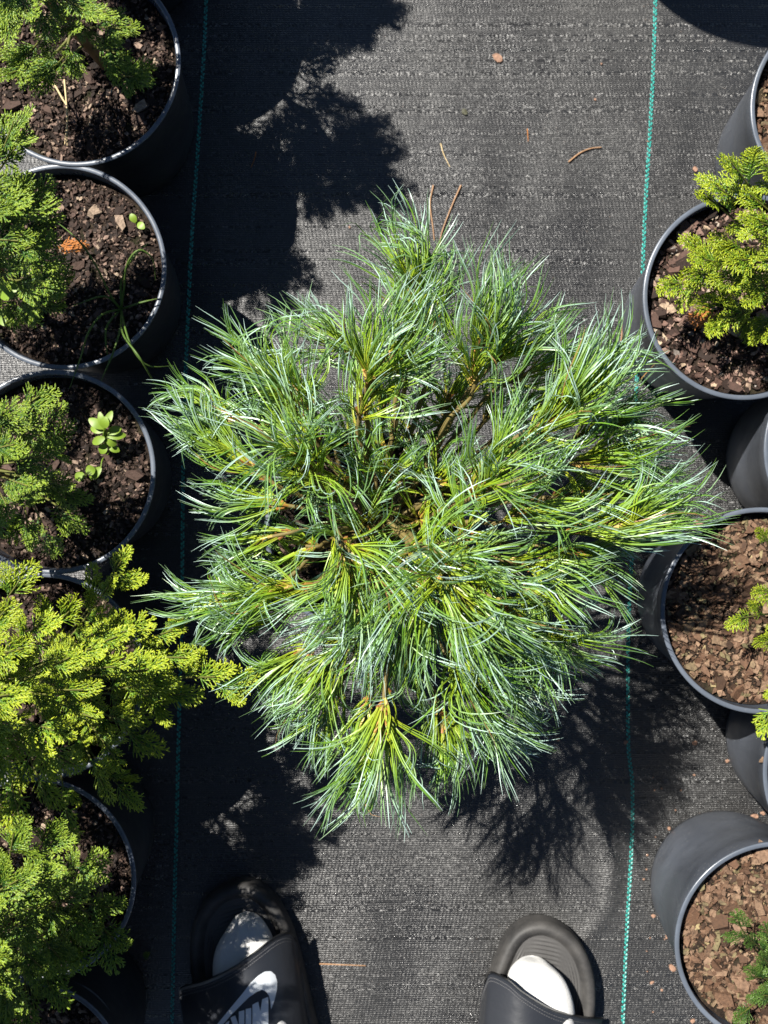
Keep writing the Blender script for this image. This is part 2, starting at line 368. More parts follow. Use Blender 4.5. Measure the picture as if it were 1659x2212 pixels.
def chips(n, sd, smin=.0008, smax=.0058, R=RT - .008, zf=None, big=.03):
    V = []; K = 5
    for c in range(n):
        r = R * math.sqrt(random.random()); a = random.uniform(0, 2 * math.pi); x, y = r * math.cos(a), r * math.sin(a)
        L = smin + (smax - smin) * random.random() ** 2.9
        if random.random() < big: L = random.uniform(.007, .0125)
        wd = L * random.uniform(.35, .8); th = L * random.uniform(.12, .35)
        ang = [(k + random.uniform(-.35, .35)) * 2 * math.pi / K for k in range(K)]
        pts = [Vector((L * math.cos(q) * random.uniform(.75, 1.2), wd * math.sin(q) * random.uniform(.75, 1.2), th)) for q in ang]
        low = [Vector((q.x * random.uniform(.8, 1.1), q.y * random.uniform(.8, 1.1), -th)) for q in pts]
        M = Matrix.Rotation(random.uniform(0, 6.28), 3, 'Z') @ Matrix.Rotation(random.gauss(0, .38), 3, 'X') @ Matrix.Rotation(random.gauss(0, .3), 3, 'Y')
        z = (soil_h(x, y, sd) + SOILZ if zf is None else zf) + th * .6 + random.uniform(0, .0022)
        o = Vector((x, y, z))
        for q in pts + low: V.append(tuple(M @ q + o))
    b = np.arange(n)[:, None] * 10
    k = np.arange(K)
    side = np.stack([k, k + 5, (k + 1) % K + 5, (k + 1) % K], -1)
    Fq = (b[:, None, :] + side[None]).reshape(-1, 4)
    top = b + np.array([[0, 1, 2, 3, 4]]); bot = b + np.array([[9, 8, 7, 6, 5]])
    return mesh_np('bark_chips', V, [Fq, top, bot])
SOILS = []
for k in range(4):
    sm = soil_mesh(k * 7.3); sm.materials.append(M_SOIL)
    cm = chips(6200 if k == 1 else 4800, k * 7.3, smax=.0042 if k == 1 else .0056, big=(.018, .004, .010, .010)[k]); cm.materials.append((M_CHIP, M_CHIP_D, M_CHIP2, M_CHIP2)[k])
    SOILS.append((sm, cm))
def ground_of(px, py, z=PH): p_ = P(px, py, z); return Vector((p_.x, p_.y, 0))
def pot(loc, kind, label, group, rot=0, tilt=(0, 0), s=1):
    g0 = gz(loc.x, loc.y)
    t = thing('plant_pot', (loc.x, loc.y, g0), label, 'plant pot', group)
    t.rotation_euler = (tilt[0], tilt[1], rot); t.scale = (s, s, s)
    obj('pot_wall', WALL_DUSTY_SUN if group == GR else WALL_ME, None, t); obj('rim', RIM_MES[int(rot * 7) % 3], None, t)
    so = obj('soil', SOILS[kind][0], None, t); ch = obj('bark_chips', SOILS[kind][1], None, so); tag(ch, kind='stuff')
    return t
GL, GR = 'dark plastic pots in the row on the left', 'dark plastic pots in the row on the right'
LP = [((168, 137), 0, 'dark pot in upper left corner with two dry straws on its bark'), ((137, 576), 1, 'dark pot on the left with wiry green grass weed growing on its right half'),
      ((113, 1020), 0, 'dark pot on the left holding the small light green broad leaved weed'), ((92, 1460), 1, 'dark pot on the left almost wholly covered by the big golden thuja'),
      ((70, 1900), 0, 'dark pot at lower left, beside the shaded sandal, bark lit at its upper half'), ((50, 2340), 1, 'dark pot cut off by the bottom left corner, only an arc of rim showing')]
L0 = []
for i, (c, k, lab) in enumerate(LP):
    l = ground_of(*c); L0.append(l); pot(l, 1, lab, GL, rot=i * 1.3)
RP = [((1845, 230), 2, 'dark pot in the upper right, its left wall and a sliver of rim visible'), ((1610, 640), 0, 'dark pot on the right with reddish bark, under the bright thuja sprays'),
      ((1872, 975), 2, 'dark pot cut by the right edge, branch shadows streaking its wall'), ((1648, 1320), 2, 'dark pot on the right touched by pine needle tips, mossy bark inside'),
      ((1871, 1672), 3, 'dark pot cut by the right edge, only its sunlit speckled wall in view'), ((1682, 2040), 3, 'dark pot in lower right corner with broad speckled grey wall and mossy soil')]
R0_ = []
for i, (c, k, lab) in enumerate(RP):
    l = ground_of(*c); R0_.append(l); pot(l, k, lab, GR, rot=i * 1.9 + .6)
PINE = P(798, 1143); pot(PINE, 1, 'dark pot in the middle, hidden under the long needled pine', None, rot=.4)
# the left row goes on beyond the frame: these throw the top left shadows
LX = [P(280, -95), P(292, -466)]
for l, lab in zip(LX, ('dark pot just above the frame in the left row', 'dark pot second above the frame in the left row')): pot(l, 0, lab, GL, rot=l.y * 5)
pot(P(1316, -606), 0, 'unseen oversized dark pot added above the frame to shade the top right corner', None, rot=2.2, s=1.9)  # added stand-in, out of view, sized and placed to cast the corner shadow

# ------------------------------------------------------------------ thuja sprays
def spray_variant(seed):
    """flat fan of scale-leaved branchlets, unit length, in the XY plane. returns p0,p1,r0,r1,t"""
    rd = random.Random(seed); out = []
    def twig(p, ang, L, lev, tb, z, bend):
        n = max(2, int(round(L / .088))); step = L / n; x, y, zz = p[0], p[1], z
        a = ang
        r = {0: .018, 1: .0165, 2: .0165}[lev]
        for k in range(n):
            a += bend / n; nx_, ny_ = x + math.cos(a) * step, y + math.sin(a) * step
            nz = zz + rd.uniform(-.006, .006) - (.012 if lev == 0 else 0)
            t0 = tb + (1 - tb) * k / n
            taper = 1.0 if k < n - 1 else .55
            out.append(((x, y, zz), (nx_, ny_, nz), r * 1.12, r * .86 * taper, t0))
            if lev < 2 and k >= (1 if lev == 0 else 0) and k < n:
                for sd in ((1, -1) if lev == 0 else ((1,) if (k % 2) else (-1,))):
                    if rd.random() < .93:
                        q = 1 - (k + .5) / n
                        Ls = (L * .60 * (q ** .6) + .03) if lev == 0 else (L * .55 * q + .055)
                        Ls *= rd.uniform(.75, 1.15)
                        o = step * rd.uniform(.2, .8) * (1 if sd > 0 else .5)
                        twig((x + math.cos(a) * o, y + math.sin(a) * o), a + sd * rd.uniform(.55, .85), Ls, lev + 1, min(1, t0 * .8 + .18), zz + rd.uniform(-.008, .008), -sd * .28 * rd.random())
            x, y, zz = nx_, ny_, nz
    twig((0, 0), 0, 1.0, 0, .1, 0, rd.uniform(-.35, .35))
    return [np.array([o[i] for o in out], float) for i in range(5)]
VARS = [spray_variant(s) for s in range(8)]
VARMESH = []
for p0, p1, r0, r1, tt in VARS:
    V, F = segs(p0, p1, r0, r1, np.tile([0, 0, 1.], (len(p0), 1)), .62); VARMESH.append((V, F, np.repeat(tt, 8)))
def place_sprays(lst):
    """lst of (origin, direction, normal, length)"""
    Vs, Fs, ts, o = [], [], [], 0
    for org, d, nrm, L in lst:
        V, F, t = VARMESH[random.randrange(len(VARMESH))]
        d = d.normalized(); y = nrm.cross(d)
        if y.length < 1e-3: y = Vector((1, 0, 0)).cross(d)
        y.normalize(); z = d.cross(y)
        M = np.array([d, y, z]) * L
        M[1] *= random.uniform(.8, 1.1)
        W = V.copy(); W[:, 2] += -.16 * (V[:, 0] ** 2) * random.uniform(0, 1.6)       # tips nod
        # keep branchlet thickness about constant whatever the spray length
        Vs.append(W @ M + np.array(org)); Fs.append(F + o); ts.append(t); o += len(V)
    return np.concatenate(Vs), np.concatenate(Fs), np.concatenate(ts)
def rv(s=1): return Vector((random.gauss(0, s), random.gauss(0, s), random.gauss(0, s)))
def thuja(base, top, tips, mat, label, nfill, ok, rad=.13, group='young thuja shrubs', spr=.062, dens=1.0, zlo=.22):
    root = thing('thuja', base, label, 'shrub', group)
    b = Vector(base); top = Vector(top); mid = (b + top) / 2 + Vector((random.uniform(-.012, .012), random.uniform(-.012, .012), 0))
    tr = curve_pts([b - Vector((0, 0, .01)), mid, top], 16)
    V, F = tube(tr, np.linspace(.0052, .0016, len(tr)), 8)
    obj('trunk', mesh_np('trunk', local(b, V), F, smooth=True), M_TWIG, root)
    tips = [(Vector(t), True) for t in tips]
    tries = 0; nfill = int(nfill * .75)
    while nfill > 0 and tries < 4000:
        tries += 1
        f_ = random.uniform(0, 1) ** .8; z = zlo + (top.z + .02 - zlo) * f_
        k = (z - b.z) / (top.z - b.z); c = b.lerp(top, min(1, max(0, k)))
        a = random.uniform(0, 2 * math.pi); r = (rad * (1 - .78 * max(0, k - .25) / .75)) * random.uniform(.55, 1.05)
        t = Vector((c.x + r * math.cos(a), c.y + r * math.sin(a), z))
        if not ok(*toimg(t)): continue
        tips.append((t, False)); nfill -= 1
    for t, vis in tips:
        k = min(.97, max(.03, (t.z - b.z - .45 * math.hypot(t.x - b.x, t.y - b.y)) / (top.z - b.z)))
        idx = k * (len(tr) - 1); s0 = tr[int(idx)].lerp(tr[min(len(tr) - 1, int(idx) + 1)], idx % 1)
        L = (t - s0).length; m = s0.lerp(t, .5) + Vector((0, 0, -.12 * L if t.z > s0.z else .05 * L)) + rv(.004)
        br = curve_pts([s0, m, t], 12)
        V, F = tube(br, np.linspace(.0017, .0006, len(br)), 5)
        w_ = obj('branch', mesh_np('branch', local(b, V), F, smooth=True), M_TWIG2, root)
        lst = []; nsp = max(2, int((L / .030) * dens)) if vis else max(2, int(L / .034)); spr_ = spr * .86
        for q in range(nsp):
            f_ = .28 + .66 * (q + random.random() * .5) / nsp; ii = f_ * (len(br) - 1)
            p_ = br[int(ii)].lerp(br[min(len(br) - 1, int(ii) + 1)], ii % 1) + Vector((0, 0, .002))
            d = (br[-1] - br[int(ii * .8)]).normalized()
            sd = d.cross(Vector((0, 0, 1))); sd = sd.normalized() if sd.length > .05 else Vector((1, 0, 0))
            dd = d + sd * (1 if q % 2 else -1) * random.uniform(.35, .95) + Vector((0, 0, random.uniform(-.15, .35)))
            nr = Vector((0, 0, 1)) + rv(.55)
            lst.append((p_, dd, nr, spr_ * random.uniform(.55, 1.0)))
        d = (br[-1] - br[-4]).normalized()
        lst.append((br[-1] - d * spr_ * .62, d + Vector((0, 0, .1)), Vector((0, 0, 1)) + rv(.3), spr_ * random.uniform(.85, 1.05)))
        V, F, tt = place_sprays(lst)
        obj('foliage', mesh_np('foliage', local(b, V), F, {'t': ('POINT', tt)}), mat, w_)
    return root
def PT(l): return [P(*a) for a in l]
def soilpt(px, py): return P(px, py, SOILZ)

left_ok = lambda lim: (lambda x, y: x < lim)
# --- left row
b = soilpt(238, 152); thuja(b, b + Vector((-.09, .075, .27)),
    PT([(18, 160, .27), (55, 120, .29), (110, 150, .26), (150, 60, .31), (290, 165, .20), (205, 70, .29), (100, 60, .33), (60, 30, .36), (262, 62, .25), (250, 115, .22), (95, 175, .245), (180, 20, .33), (20, 60, .36), (230, 25, .3)]),
    M_T_MID, 'thuja in the top left pot, dark green sprays, above the dry straws', 16, left_ok(60), .12, spr=.046, dens=.8)
b = soilpt(20, 600); thuja(b, b + Vector((-.03, .03, .28)),
    PT([(48, 410, .33), (82, 435, .30), (98, 480, .29), (12, 430, .35), (118, 560, .26), (128, 610, .24), (100, 665, .225), (60, 600, .3), (40, 520, .33), (75, 530, .3), (30, 262, .36), (34, 318, .34), (60, 680, .25), (90, 620, .26)]),
    M_T_MID, 'thuja on the left beside the wiry grass weed and the rusty dry sprig', 30, left_ok(10), .13, spr=.05)
b = soilpt(28, 1030); thuja(b, b + Vector((-.02, .02, .28)),
    PT([(85, 855, .34), (22, 880, .36), (118, 905, .31), (138, 935, .29), (100, 985, .31), (128, 1040, .27), (160, 1070, .25), (155, 1115, .235), (112, 1180, .23), (60, 1150, .28), (60, 1050, .32), (30, 960, .36), (20, 1100, .33), (70, 930, .33)]),
    M_T_MID, 'yellow green thuja on the left beside the small broad leaved weed', 26, left_ok(10), .13, spr=.046, dens=.7)
b = soilpt(60, 1470); thuja(b, b + Vector((-.02, .02, .30)),
    PT([(262, 1212, .25), (235, 1265, .25), (45, 1250, .36), (150, 1320, .33), (252, 1375, .3), (290, 1355, .27), (372, 1362, .27), (400, 1420, .29), (522, 1466, .30), (400, 1500, .275), (465, 1462, .30), (320, 1445, .32), (250, 1440, .36), (340, 1480, .30),
        (150, 1420, .40), (100, 1500, .42), (50, 1400, .42), (200, 1550, .34), (280, 1560, .27), (312, 1610, .22), (250, 1640, .25), (282, 1728, .215), (225, 1700, .23), (150, 1650, .31), (50, 1600, .38), (100, 1720, .29), (150, 1790, .22), (40, 1760, .31),
        (20, 1500, .44), (180, 1490, .38), (90, 1340, .38), (200, 1400, .36), (10, 1320, .40), (120, 1580, .38), (300, 1420, .31)]),
    M_T_GOLD, 'largest golden thuja on the left, one long arm reaching toward the pine', 56, left_ok(40), .15, spr=.047, dens=.72)
b = soilpt(25, 1900); thuja(b, b + Vector((-.01, .0, .34)),
    PT([(110, 1790, .34), (200, 1862, .25), (30, 1800, .36), (100, 1900, .34), (240, 1960, .26), (252, 2035, .24), (160, 1940, .31), (170, 2040, .26), (130, 2070, .27), (60, 2000, .34), (40, 1900, .38), (110, 2140, .26), (60, 2190, .26), (20, 2100, .33), (180, 2000, .27), (90, 2090, .3), (30, 2160, .3)]),
    M_T_MID, 'thuja at lower left with sprays reaching toward the shaded sandal', 105, left_ok(20), .16, spr=.052)
b = soilpt(10, 2350); thuja(b, b + Vector((-.01, -.01, .27)), [], M_T_MID, 'thuja rising from the pot cut off by the bottom left corner', 60, lambda x, y: x < 30 and y > 2150 or y > 2260)
for l, lab in zip(LX, ('thuja above the frame, next past the top left pot', 'thuja above the frame, second past the top left pot')):
    b = Vector((l.x, l.y, SOILZ)); thuja(b, b + Vector((.01, 0, .31)), [], M_T_MID, lab, 56, lambda x, y: y < -20, .185)
# --- right row
b = soilpt(1660, 640); thuja(b, b + Vector((.03, .0, .26)),
    PT([(1528, 425, .34), (1580, 352, .37), (1650, 350, .36), (1545, 400, .35), (1620, 420, .35), (1560, 515, .31), (1500, 530, .27), (1447, 612, .25), (1495, 590, .26), (1530, 655, .24), (1545, 700, .23), (1580, 690, .24), (1642, 722, .24), (1600, 560, .32), (1640, 480, .36), (1600, 620, .28), (1560, 600, .29), (1520, 560, .29), (1650, 560, .34), (1620, 640, .29)]),
    M_T_GOLD, 'bright yellow green thuja on the right over the pot of reddish bark', 26, lambda x, y: x > 1670, .13, spr=.043, dens=.85)
b = soilpt(1760, 1330); thuja(b, b + Vector((.0, -.0, .25)),
    PT([(1600, 1335, .25), (1650, 1275, .26), (1645, 1150, .24), (1655, 1390, .25), (1655, 1560, .215)]),
    M_T_GOLD, 'thuja on the right, few sprays over the mossy pot touched by pine tips', 18, lambda x, y: x > 1700, .10, spr=.036, dens=.5)
b = soilpt(1720, 2110); thuja(b, b + Vector((.02, -.02, .27)),
    PT([(1592, 1990, .26), (1620, 2030, .25), (1625, 2110, .235), (1598, 2192, .22), (1650, 2070, .26), (1650, 2150, .25), (1655, 2010, .28)]),
    M_T_DARK, 'deep green thuja in the bottom right corner pot', 22, lambda x, y: x > 1690, .12, spr=.036, dens=.7)
for c, lab in ((0, 'thuja of the upper right pot, beyond the right edge'), (2, 'thuja of the pot cut by the right edge, level with the pine'), (4, 'thuja of the pot cut by the right edge, below the mossy one')):
    l = R0_[c]; b = Vector((l.x, l.y, SOILZ)); thuja(b, b + Vector((.01, 0, .25)), [], M_T_MID, lab, 24, lambda x, y: x > 1710, .12)

# ------------------------------------------------------------------ the pine
def needles(bases, dirs, bend, L, R, K=10):
    """curved three-sided needles. arrays (n,3),(n,3),(n,3),(n,),(n,)"""
    n = len(bases); ts = np.linspace(0, 1, K + 1); step = L / K
    pos = [bases]; wv = rng.normal(size=(n // 5 + 1, 3)).repeat(5, axis=0)[:n] * .27; tc = rng.normal(size=(n // 5 + 1, 3)).repeat(5, axis=0)[:n] * 1.0 * (rng.random(n // 5 + 1).repeat(5)[:n, None] < .6); d0 = dirs / np.linalg.norm(dirs, axis=1)[:, None]; ds = []
    for k in range(K + 1):
        t = ts[k]; d = d0 + bend * (t ** 1.35) + wv * math.sin(t * 6.0) + tc * t ** 3 + np.array([0, 0, -1.]) * (.72 * t * t); d /= np.linalg.norm(d, axis=1)[:, None]; ds.append(d)
        if k < K: pos.append(pos[-1] + d * step[:, None])
    pos = np.stack(pos, 1); ds = np.stack(ds, 1)
    ref = rng.normal(size=(n, 3)) * .5 + np.array([0, 0, 1.]); ref /= np.linalg.norm(ref, axis=1)[:, None]
    s = np.cross(ds, ref[:, None, :]); s /= np.linalg.norm(s, axis=2)[:, :, None] + 1e-9; q = np.cross(s, ds)
    prof = np.array([.75 if t < .05 else 1.0 if t < .8 else 1 - (t - .8) * 4.2 for t in ts])
    rr = R[:, None] * prof[None]; rot = rng.uniform(0, 2 * np.pi, n)
    V = np.empty((n, K + 1, 3, 3))
    for m in range(3):
        a = rot + m * 2 * np.pi / 3
        V[:, :, m] = pos + rr[:, :, None] * (np.cos(a)[:, None, None] * s + np.sin(a)[:, None, None] * q)
    V = V.reshape(-1, 3)
    ii, kk, mm = np.meshgrid(np.arange(n), np.arange(K), np.arange(3), indexing='ij'); b0 = ii * (K + 1) * 3
    F = np.stack([b0 + kk * 3 + mm, b0 + kk * 3 + (mm + 1) % 3, b0 + (kk + 1) * 3 + (mm + 1) % 3, b0 + (kk + 1) * 3 + mm], -1).reshape(-1, 4)
    t = np.tile(np.repeat(ts, 3), n); side = np.array([0., 1., .22])[mm.reshape(-1)]
    return V, F, t, side
base = Vector((PINE.x, PINE.y, SOILZ))
pine = thing('pine', base, 'young long needled pine with blue green drooping needles in the centre', 'pine')
trunk_pts = curve_pts([base - Vector((0, 0, .012)), base + Vector((.006, .004, .05)), base + Vector((.012, .0, .11)), base + Vector((.02, .012, .15))], 16)
V, F = tube(trunk_pts, np.linspace(.0085, .0050, len(trunk_pts)), 10)
obj('trunk', mesh_np('trunk', local(base, V), F, smooth=True), M_BARK, pine)
# shoots: start of the leafy part -> bud, on the sketch grid with heights
SH = [ # x0,y0,z0, x1,y1,z1, fascicles, needle length, cone
 (668, 905, .330, 618, 838, .350, 34, .074, .50), (690, 880, .30, 560, 800, .315, 24, .068, .40),
 (772, 930, .345, 800, 800, .375, 40, .080, .52), (790, 860, .35, 850, 765, .37, 26, .078, .5),
 (890, 740, .33, 895, 612, .350, 36, .076, .42), (860, 800, .31, 740, 745, .32, 22, .070, .4),
 (925, 800, .32, 940, 675, .33, 18, .07, .45),
 (1020, 850, .345, 1035, 732, .375, 42, .082, .45), (1050, 800, .33, 1110, 740, .34, 26, .074, .55), (1060, 850, .31, 1150, 800, .315, 20, .070, .5),
 (1130, 960, .34, 1215, 885, .365, 40, .086, .36), (1190, 900, .34, 1245, 850, .355, 22, .080, .40), (1200, 1010, .31, 1300, 985, .325, 34, .080, .34), (1230, 960, .29, 1350, 905, .30, 34, .058, .45),
 (1200, 1150, .33, 1330, 1132, .34, 44, .090, .26), (1250, 1075, .29, 1360, 1060, .29, 22, .066, .35),
 (1010, 1080, .36, 1060, 1040, .385, 34, .080, .55), (1080, 1130, .35, 1130, 1100, .36, 24, .078, .5),
 (660, 1020, .36, 640, 975, .385, 36, .080, .62), (700, 1060, .35, 665, 1005, .38, 22, .076, .7),
 (600, 1050, .32, 510, 985, .325, 38, .076, .32), (560, 930, .30, 470, 900, .30, 26, .066, .40),
 (640, 1095, .30, 560, 1085, .30, 22, .072, .30), (630, 1150, .29, 560, 1165, .285, 15, .066, .3),
 (680, 1260, .32, 590, 1275, .325, 40, .082, .34), (560, 1270, .29, 480, 1290, .285, 24, .066, .26), (640, 1320, .29, 560, 1340, .28, 22, .066, .3),
 (730, 1150, .385, 755, 1195, .40, 34, .082, .75), (760, 1220, .38, 750, 1260, .385, 22, .08, .6),
 (940, 1190, .395, 960, 1245, .43, 44, .088, .74), (965, 1255, .42, 1000, 1310, .415, 28, .090, .38), (930, 1230, .41, 900, 1290, .41, 24, .085, .5),
 (880, 1180, .36, 880, 1200, .385, 26, .072, .9),
 (835, 1450, .34, 820, 1590, .345, 44, .086, .50), (800, 1500, .31, 790, 1560, .31, 18, .07, .5),
 (760, 1380, .33, 720, 1430, .33, 32, .080, .42), (700, 1380, .30, 640, 1420, .295, 26, .070, .40), (740, 1470, .29, 700, 1540, .285, 22, .066, .4),
 (960, 1380, .35, 1000, 1440, .36, 38, .086, .46), (1000, 1450, .31, 1050, 1525, .31, 26, .072, .36), (940, 1500, .29, 960, 1570, .29, 26, .068, .42), (1040, 1390, .33, 1090, 1450, .33, 22, .070, .36),
 (1060, 1290, .35, 1110, 1335, .35, 26, .086, .45), (1090, 1210, .34, 1170, 1222, .345, 22, .072, .45), (1170, 1180, .32, 1265, 1205, .31, 20, .070, .40),
 (1080, 1200, .33, 1160, 1290, .32, 24, .074, .40), (1100, 1385, .30, 1170, 1410, .30, 9, .08, .16), (1110, 1358, .31, 1190, 1372, .31, 7, .082, .06),
 (850, 1060, .31, 850, 1010, .33, 22, .060, .9), (930, 1080, .31, 945, 1040, .33, 24, .060, .9), (800, 1140, .31, 790, 1130, .34, 22, .060, 1.0), (1000, 1160, .33, 1010, 1150, .36, 22, .064, .9),
 (700, 970, .29, 660, 920, .29, 22, .060, .6), (830, 900, .28, 830, 850, .28, 20, .060, .7), (960, 900, .27, 970, 850, .28, 20, .060, .7), (1090, 920, .28, 1130, 880, .28, 22, .062, .6),
 (1050, 1000, .29, 1100, 960, .30, 24, .064, .6), (1180, 1080, .28, 1240, 1070, .28, 24, .064, .5), (1010, 1230, .31, 1060, 1250, .32, 24, .070, .7), (820, 1290, .32, 800, 1330, .33, 30, .076, .6),
 (880, 1360, .31, 870, 1420, .31, 28, .074, .6), (690, 1180, .27, 660, 1180, .27, 14, .058, .5), (760, 1050, .30, 740, 1040, .32, 18, .062, .8), (900, 1130, .29, 905, 1120, .32, 20, .060, 1.0),
 (890, 960, .25, 885, 925, .265, 20, .056, .9), (950, 930, .24, 965, 880, .26, 18, .056, .8), (840, 1000, .26, 830, 960, .28, 18, .056, .9), (760, 960, .24, 745, 930, .25, 16, .054, .8), (1030, 930, .25, 1060, 890, .26, 16, .056, .7), (650, 1230, .25, 620, 1225, .25, 14, .054, .6),
]
for i, (x0, y0, z0, x1, y1, z1, nf, L, cone) in enumerate(SH):
    a, b = P(x0, y0, z0), P(x1, y1, z1)
    # twig from the trunk
    ht = min(1, max(.12, (z0 - .20) / .20)); sp = trunk_pts[int(ht * (len(trunk_pts) - 1))]
    hv = Vector((a.x - sp.x, a.y - sp.y, 0))
    m1 = sp + hv * .45 + Vector((0, 0, (z0 - sp.z) * .30)); m2 = sp + hv * .8 + Vector((0, 0, (z0 - sp.z) * .72))
    tw = curve_pts([sp, m1 + rv(.003), m2 + rv(.003), a, b], 32)
    V, F = tube(tw, np.linspace(.0026, .0017, len(tw)), 7)
    ax = (b - a).normalized(); out = Vector((ax.x, ax.y, 0)); up = Vector((0, 0, 1))
    e1 = ax.cross(up).normalized(); e2 = e1.cross(ax)
    nf = int(nf * (.92 if max(abs(x1 - 829), abs(y1 - 1140)) > 210 else .95)); curl = rv(.36); L *= 1.16; cone *= 1.04
    NB, ND, BD, LL, RR = [], [], [], [], []; SP0, SP1 = [], []
    for k in range(nf):
        f_ = random.random() ** .7                       # crowded toward the bud
        o = a.lerp(b, f_); ph = random.uniform(0, 2 * math.pi)
        c = cone * (1.30 - .55 * f_) * random.uniform(.55, 1.45)
        d = (ax * math.cos(c) + (e1 * math.cos(ph) + e2 * math.sin(ph)) * math.sin(c)).normalized()
        rad_ = (e1 * math.cos(ph) + e2 * math.sin(ph))
        fb = rv(.58) + out * .34 + ax * .22 + curl + rad_ * random.uniform(-.75, .45)
        if random.random() < .16: fb += rv(1.1)
        o2 = o + rad_ * .0016
        SP0.append(tuple(o2)); SP1.append(tuple(o2 + d * random.uniform(.004, .008) + rad_ * .001))
        fl = L * random.uniform(.72, 1.12)
        for s5 in range(5):
            dd = d + rv(.05); NB.append(tuple(o2 + rv(.0004))); ND.append(tuple(dd)); BD.append(tuple(fb + rv(.15))); LL.append(fl * random.uniform(.92, 1.05)); RR.append(random.uniform(.00042, .00056))
    n_ = len(SP0); SV, SF = segs(np.array(SP0), np.array(SP1), np.full(n_, .0008), np.full(n_, .0013), np.tile([.1, .2, 1.], (n_, 1)), .6)
    br = obj('branch', mesh_np('branch', local(base, V), F, smooth=True), M_BARK, pine)
    obj('bud_scales', mesh_np('bud_scales', local(base, SV), SF), M_SCALE, br)
    V, F, t, sd = needles(np.array(NB), np.array(ND), np.array(BD), np.array(LL), np.array(RR))
    obj('needle_tuft', mesh_np('needle_tuft', local(base, V), F, {'t': ('POINT', t), 'side': ('FACE', sd)}, smooth=False), M_NEED, br)

# ------------------------------------------------------------------ weeds and straws in the left pots
def blades(lst, w0=.0011):
    return merge([tube([Vector(q) for q in curve_pts([P(*c) for c in pts], 20)], np.concatenate([np.linspace(w0, w0 * .9, 14), np.linspace(w0 * .85, w0 * .25, len(curve_pts([P(*c) for c in pts], 20)) - 14)]), 5) for pts in lst])
c0 = (262, 668, .182)
V, F = blades([[c0, (240, 640, .20), (205, 570, .23), (165, 515, .24), (110, 470, .22)], [c0, (268, 620, .21), (275, 570, .24), (300, 540, .25), (330, 560, .24), (336, 605, .21)],
               [c0, (262, 610, .20), (285, 560, .23), (320, 525, .22)], [c0, (268, 700, .22), (285, 750, .24), (320, 790, .23), (378, 790, .20)], [c0, (265, 720, .23), (300, 770, .25), (330, 820, .22), (350, 850, .18)],
               [c0, (220, 680, .22), (190, 720, .22), (175, 770, .20), (150, 840, .19)], [c0, (262, 700, .2), (245, 760, .2), (215, 830, .19)], [c0, (240, 690, .2), (228, 720, .2), (235, 790, .185)], [c0, (300, 655, .20), (340, 645, .2)],
               [c0, (225, 640, .2), (160, 660, .19)]])
o = obj('grass_weed', mesh_np('grass_weed', local(P(*c0), V), F, smooth=True), M_GRASS, loc=P(*c0))
tag(o, 'wiry grass weed sprawling from the second pot down the left row', 'weed')
def leaf(bm, base_, tip, wd, cup=.15):
    b, t = Vector(base_), Vector(tip); d = t - b; L = d.length; s = d.cross(Vector((0, 0, 1))).normalized(); n = s.cross(d).normalized(); K = 7; rows = []
    for k in range(K + 1):
        u_ = k / K; w_ = wd * (math.sin(math.pi * min(.98, u_ * .9 + .06)) ** .7); c = b + d * u_ + n * (.10 * L * math.sin(math.pi * u_))
        rows.append([bm.verts.new(c - s * w_ + n * w_ * cup), bm.verts.new(c + n * .0), bm.verts.new(c + s * w_ + n * w_ * cup)])
    for k in range(K):
        for m in range(2): bm.faces.new((rows[k][m], rows[k][m + 1], rows[k + 1][m + 1], rows[k + 1][m]))
def weed(center, leaves, label, name='broadleaf_weed', wd=.0040):
    c = P(*center); root = thing(name, c, label, 'weed'); bm = bmesh.new()
    tops = []
    for (lx, ly, lz, tx, ty, tz) in leaves:
        a_, b_2 = P(lx, ly, lz) - c, P(tx, ty, tz) - c; leaf(bm, a_, b_2, wd * random.uniform(.85, 1.15)); tops.append(a_)
    lo_ = obj('leaves', bm, M_WEED, root)
    for p_ in lo_.data.polygons: p_.use_smooth = True
    V, F = merge([tube(curve_pts([Vector((0, 0, -.002)), a_ * .5 + rv(.001), a_], 10), .0006, 5) for a_ in tops])
    obj('stem', mesh_np('stem', V, F, smooth=True), M_WEED, root)
weed((226, 985, .178), [(225, 925, .215, 192, 905, .215), (225, 925, .216, 215, 890, .218), (228, 922, .218, 242, 888, .218), (226, 930, .212, 196, 925, .208), (232, 935, .21, 262, 925, .208), (232, 942, .208, 272, 940, .204),
                        (226, 945, .208, 200, 958, .205), (230, 950, .205, 252, 960, .20), (228, 960, .20, 218, 980, .198), (234, 962, .198, 258, 975, .196), (226, 925, .219, 228, 900, .222), (218, 1010, .185, 195, 1035, .182)],
     'small light green broad leaved weed on the bark beside the yellow green thuja')
weed((296, 483, .178), [(293, 480, .184, 282, 462, .186), (298, 482, .184, 312, 494, .186)], 'tiny two leaved seedling near the rim above the grass weed', 'seedling', .0038)
weed((2, 655, .20), [(0, 640, .24, 36, 618, .245), (-6, 690, .235, 30, 682, .235)], 'pale leaved weed at the left edge under the second thuja', wd=.009)
weed((185, 1030, .178), [(180, 1022, .19, 165, 1038, .19), (186, 1020, .19, 205, 1012, .188)], 'dull little seedling in shade below the broad leaved weed', 'seedling', .0045)
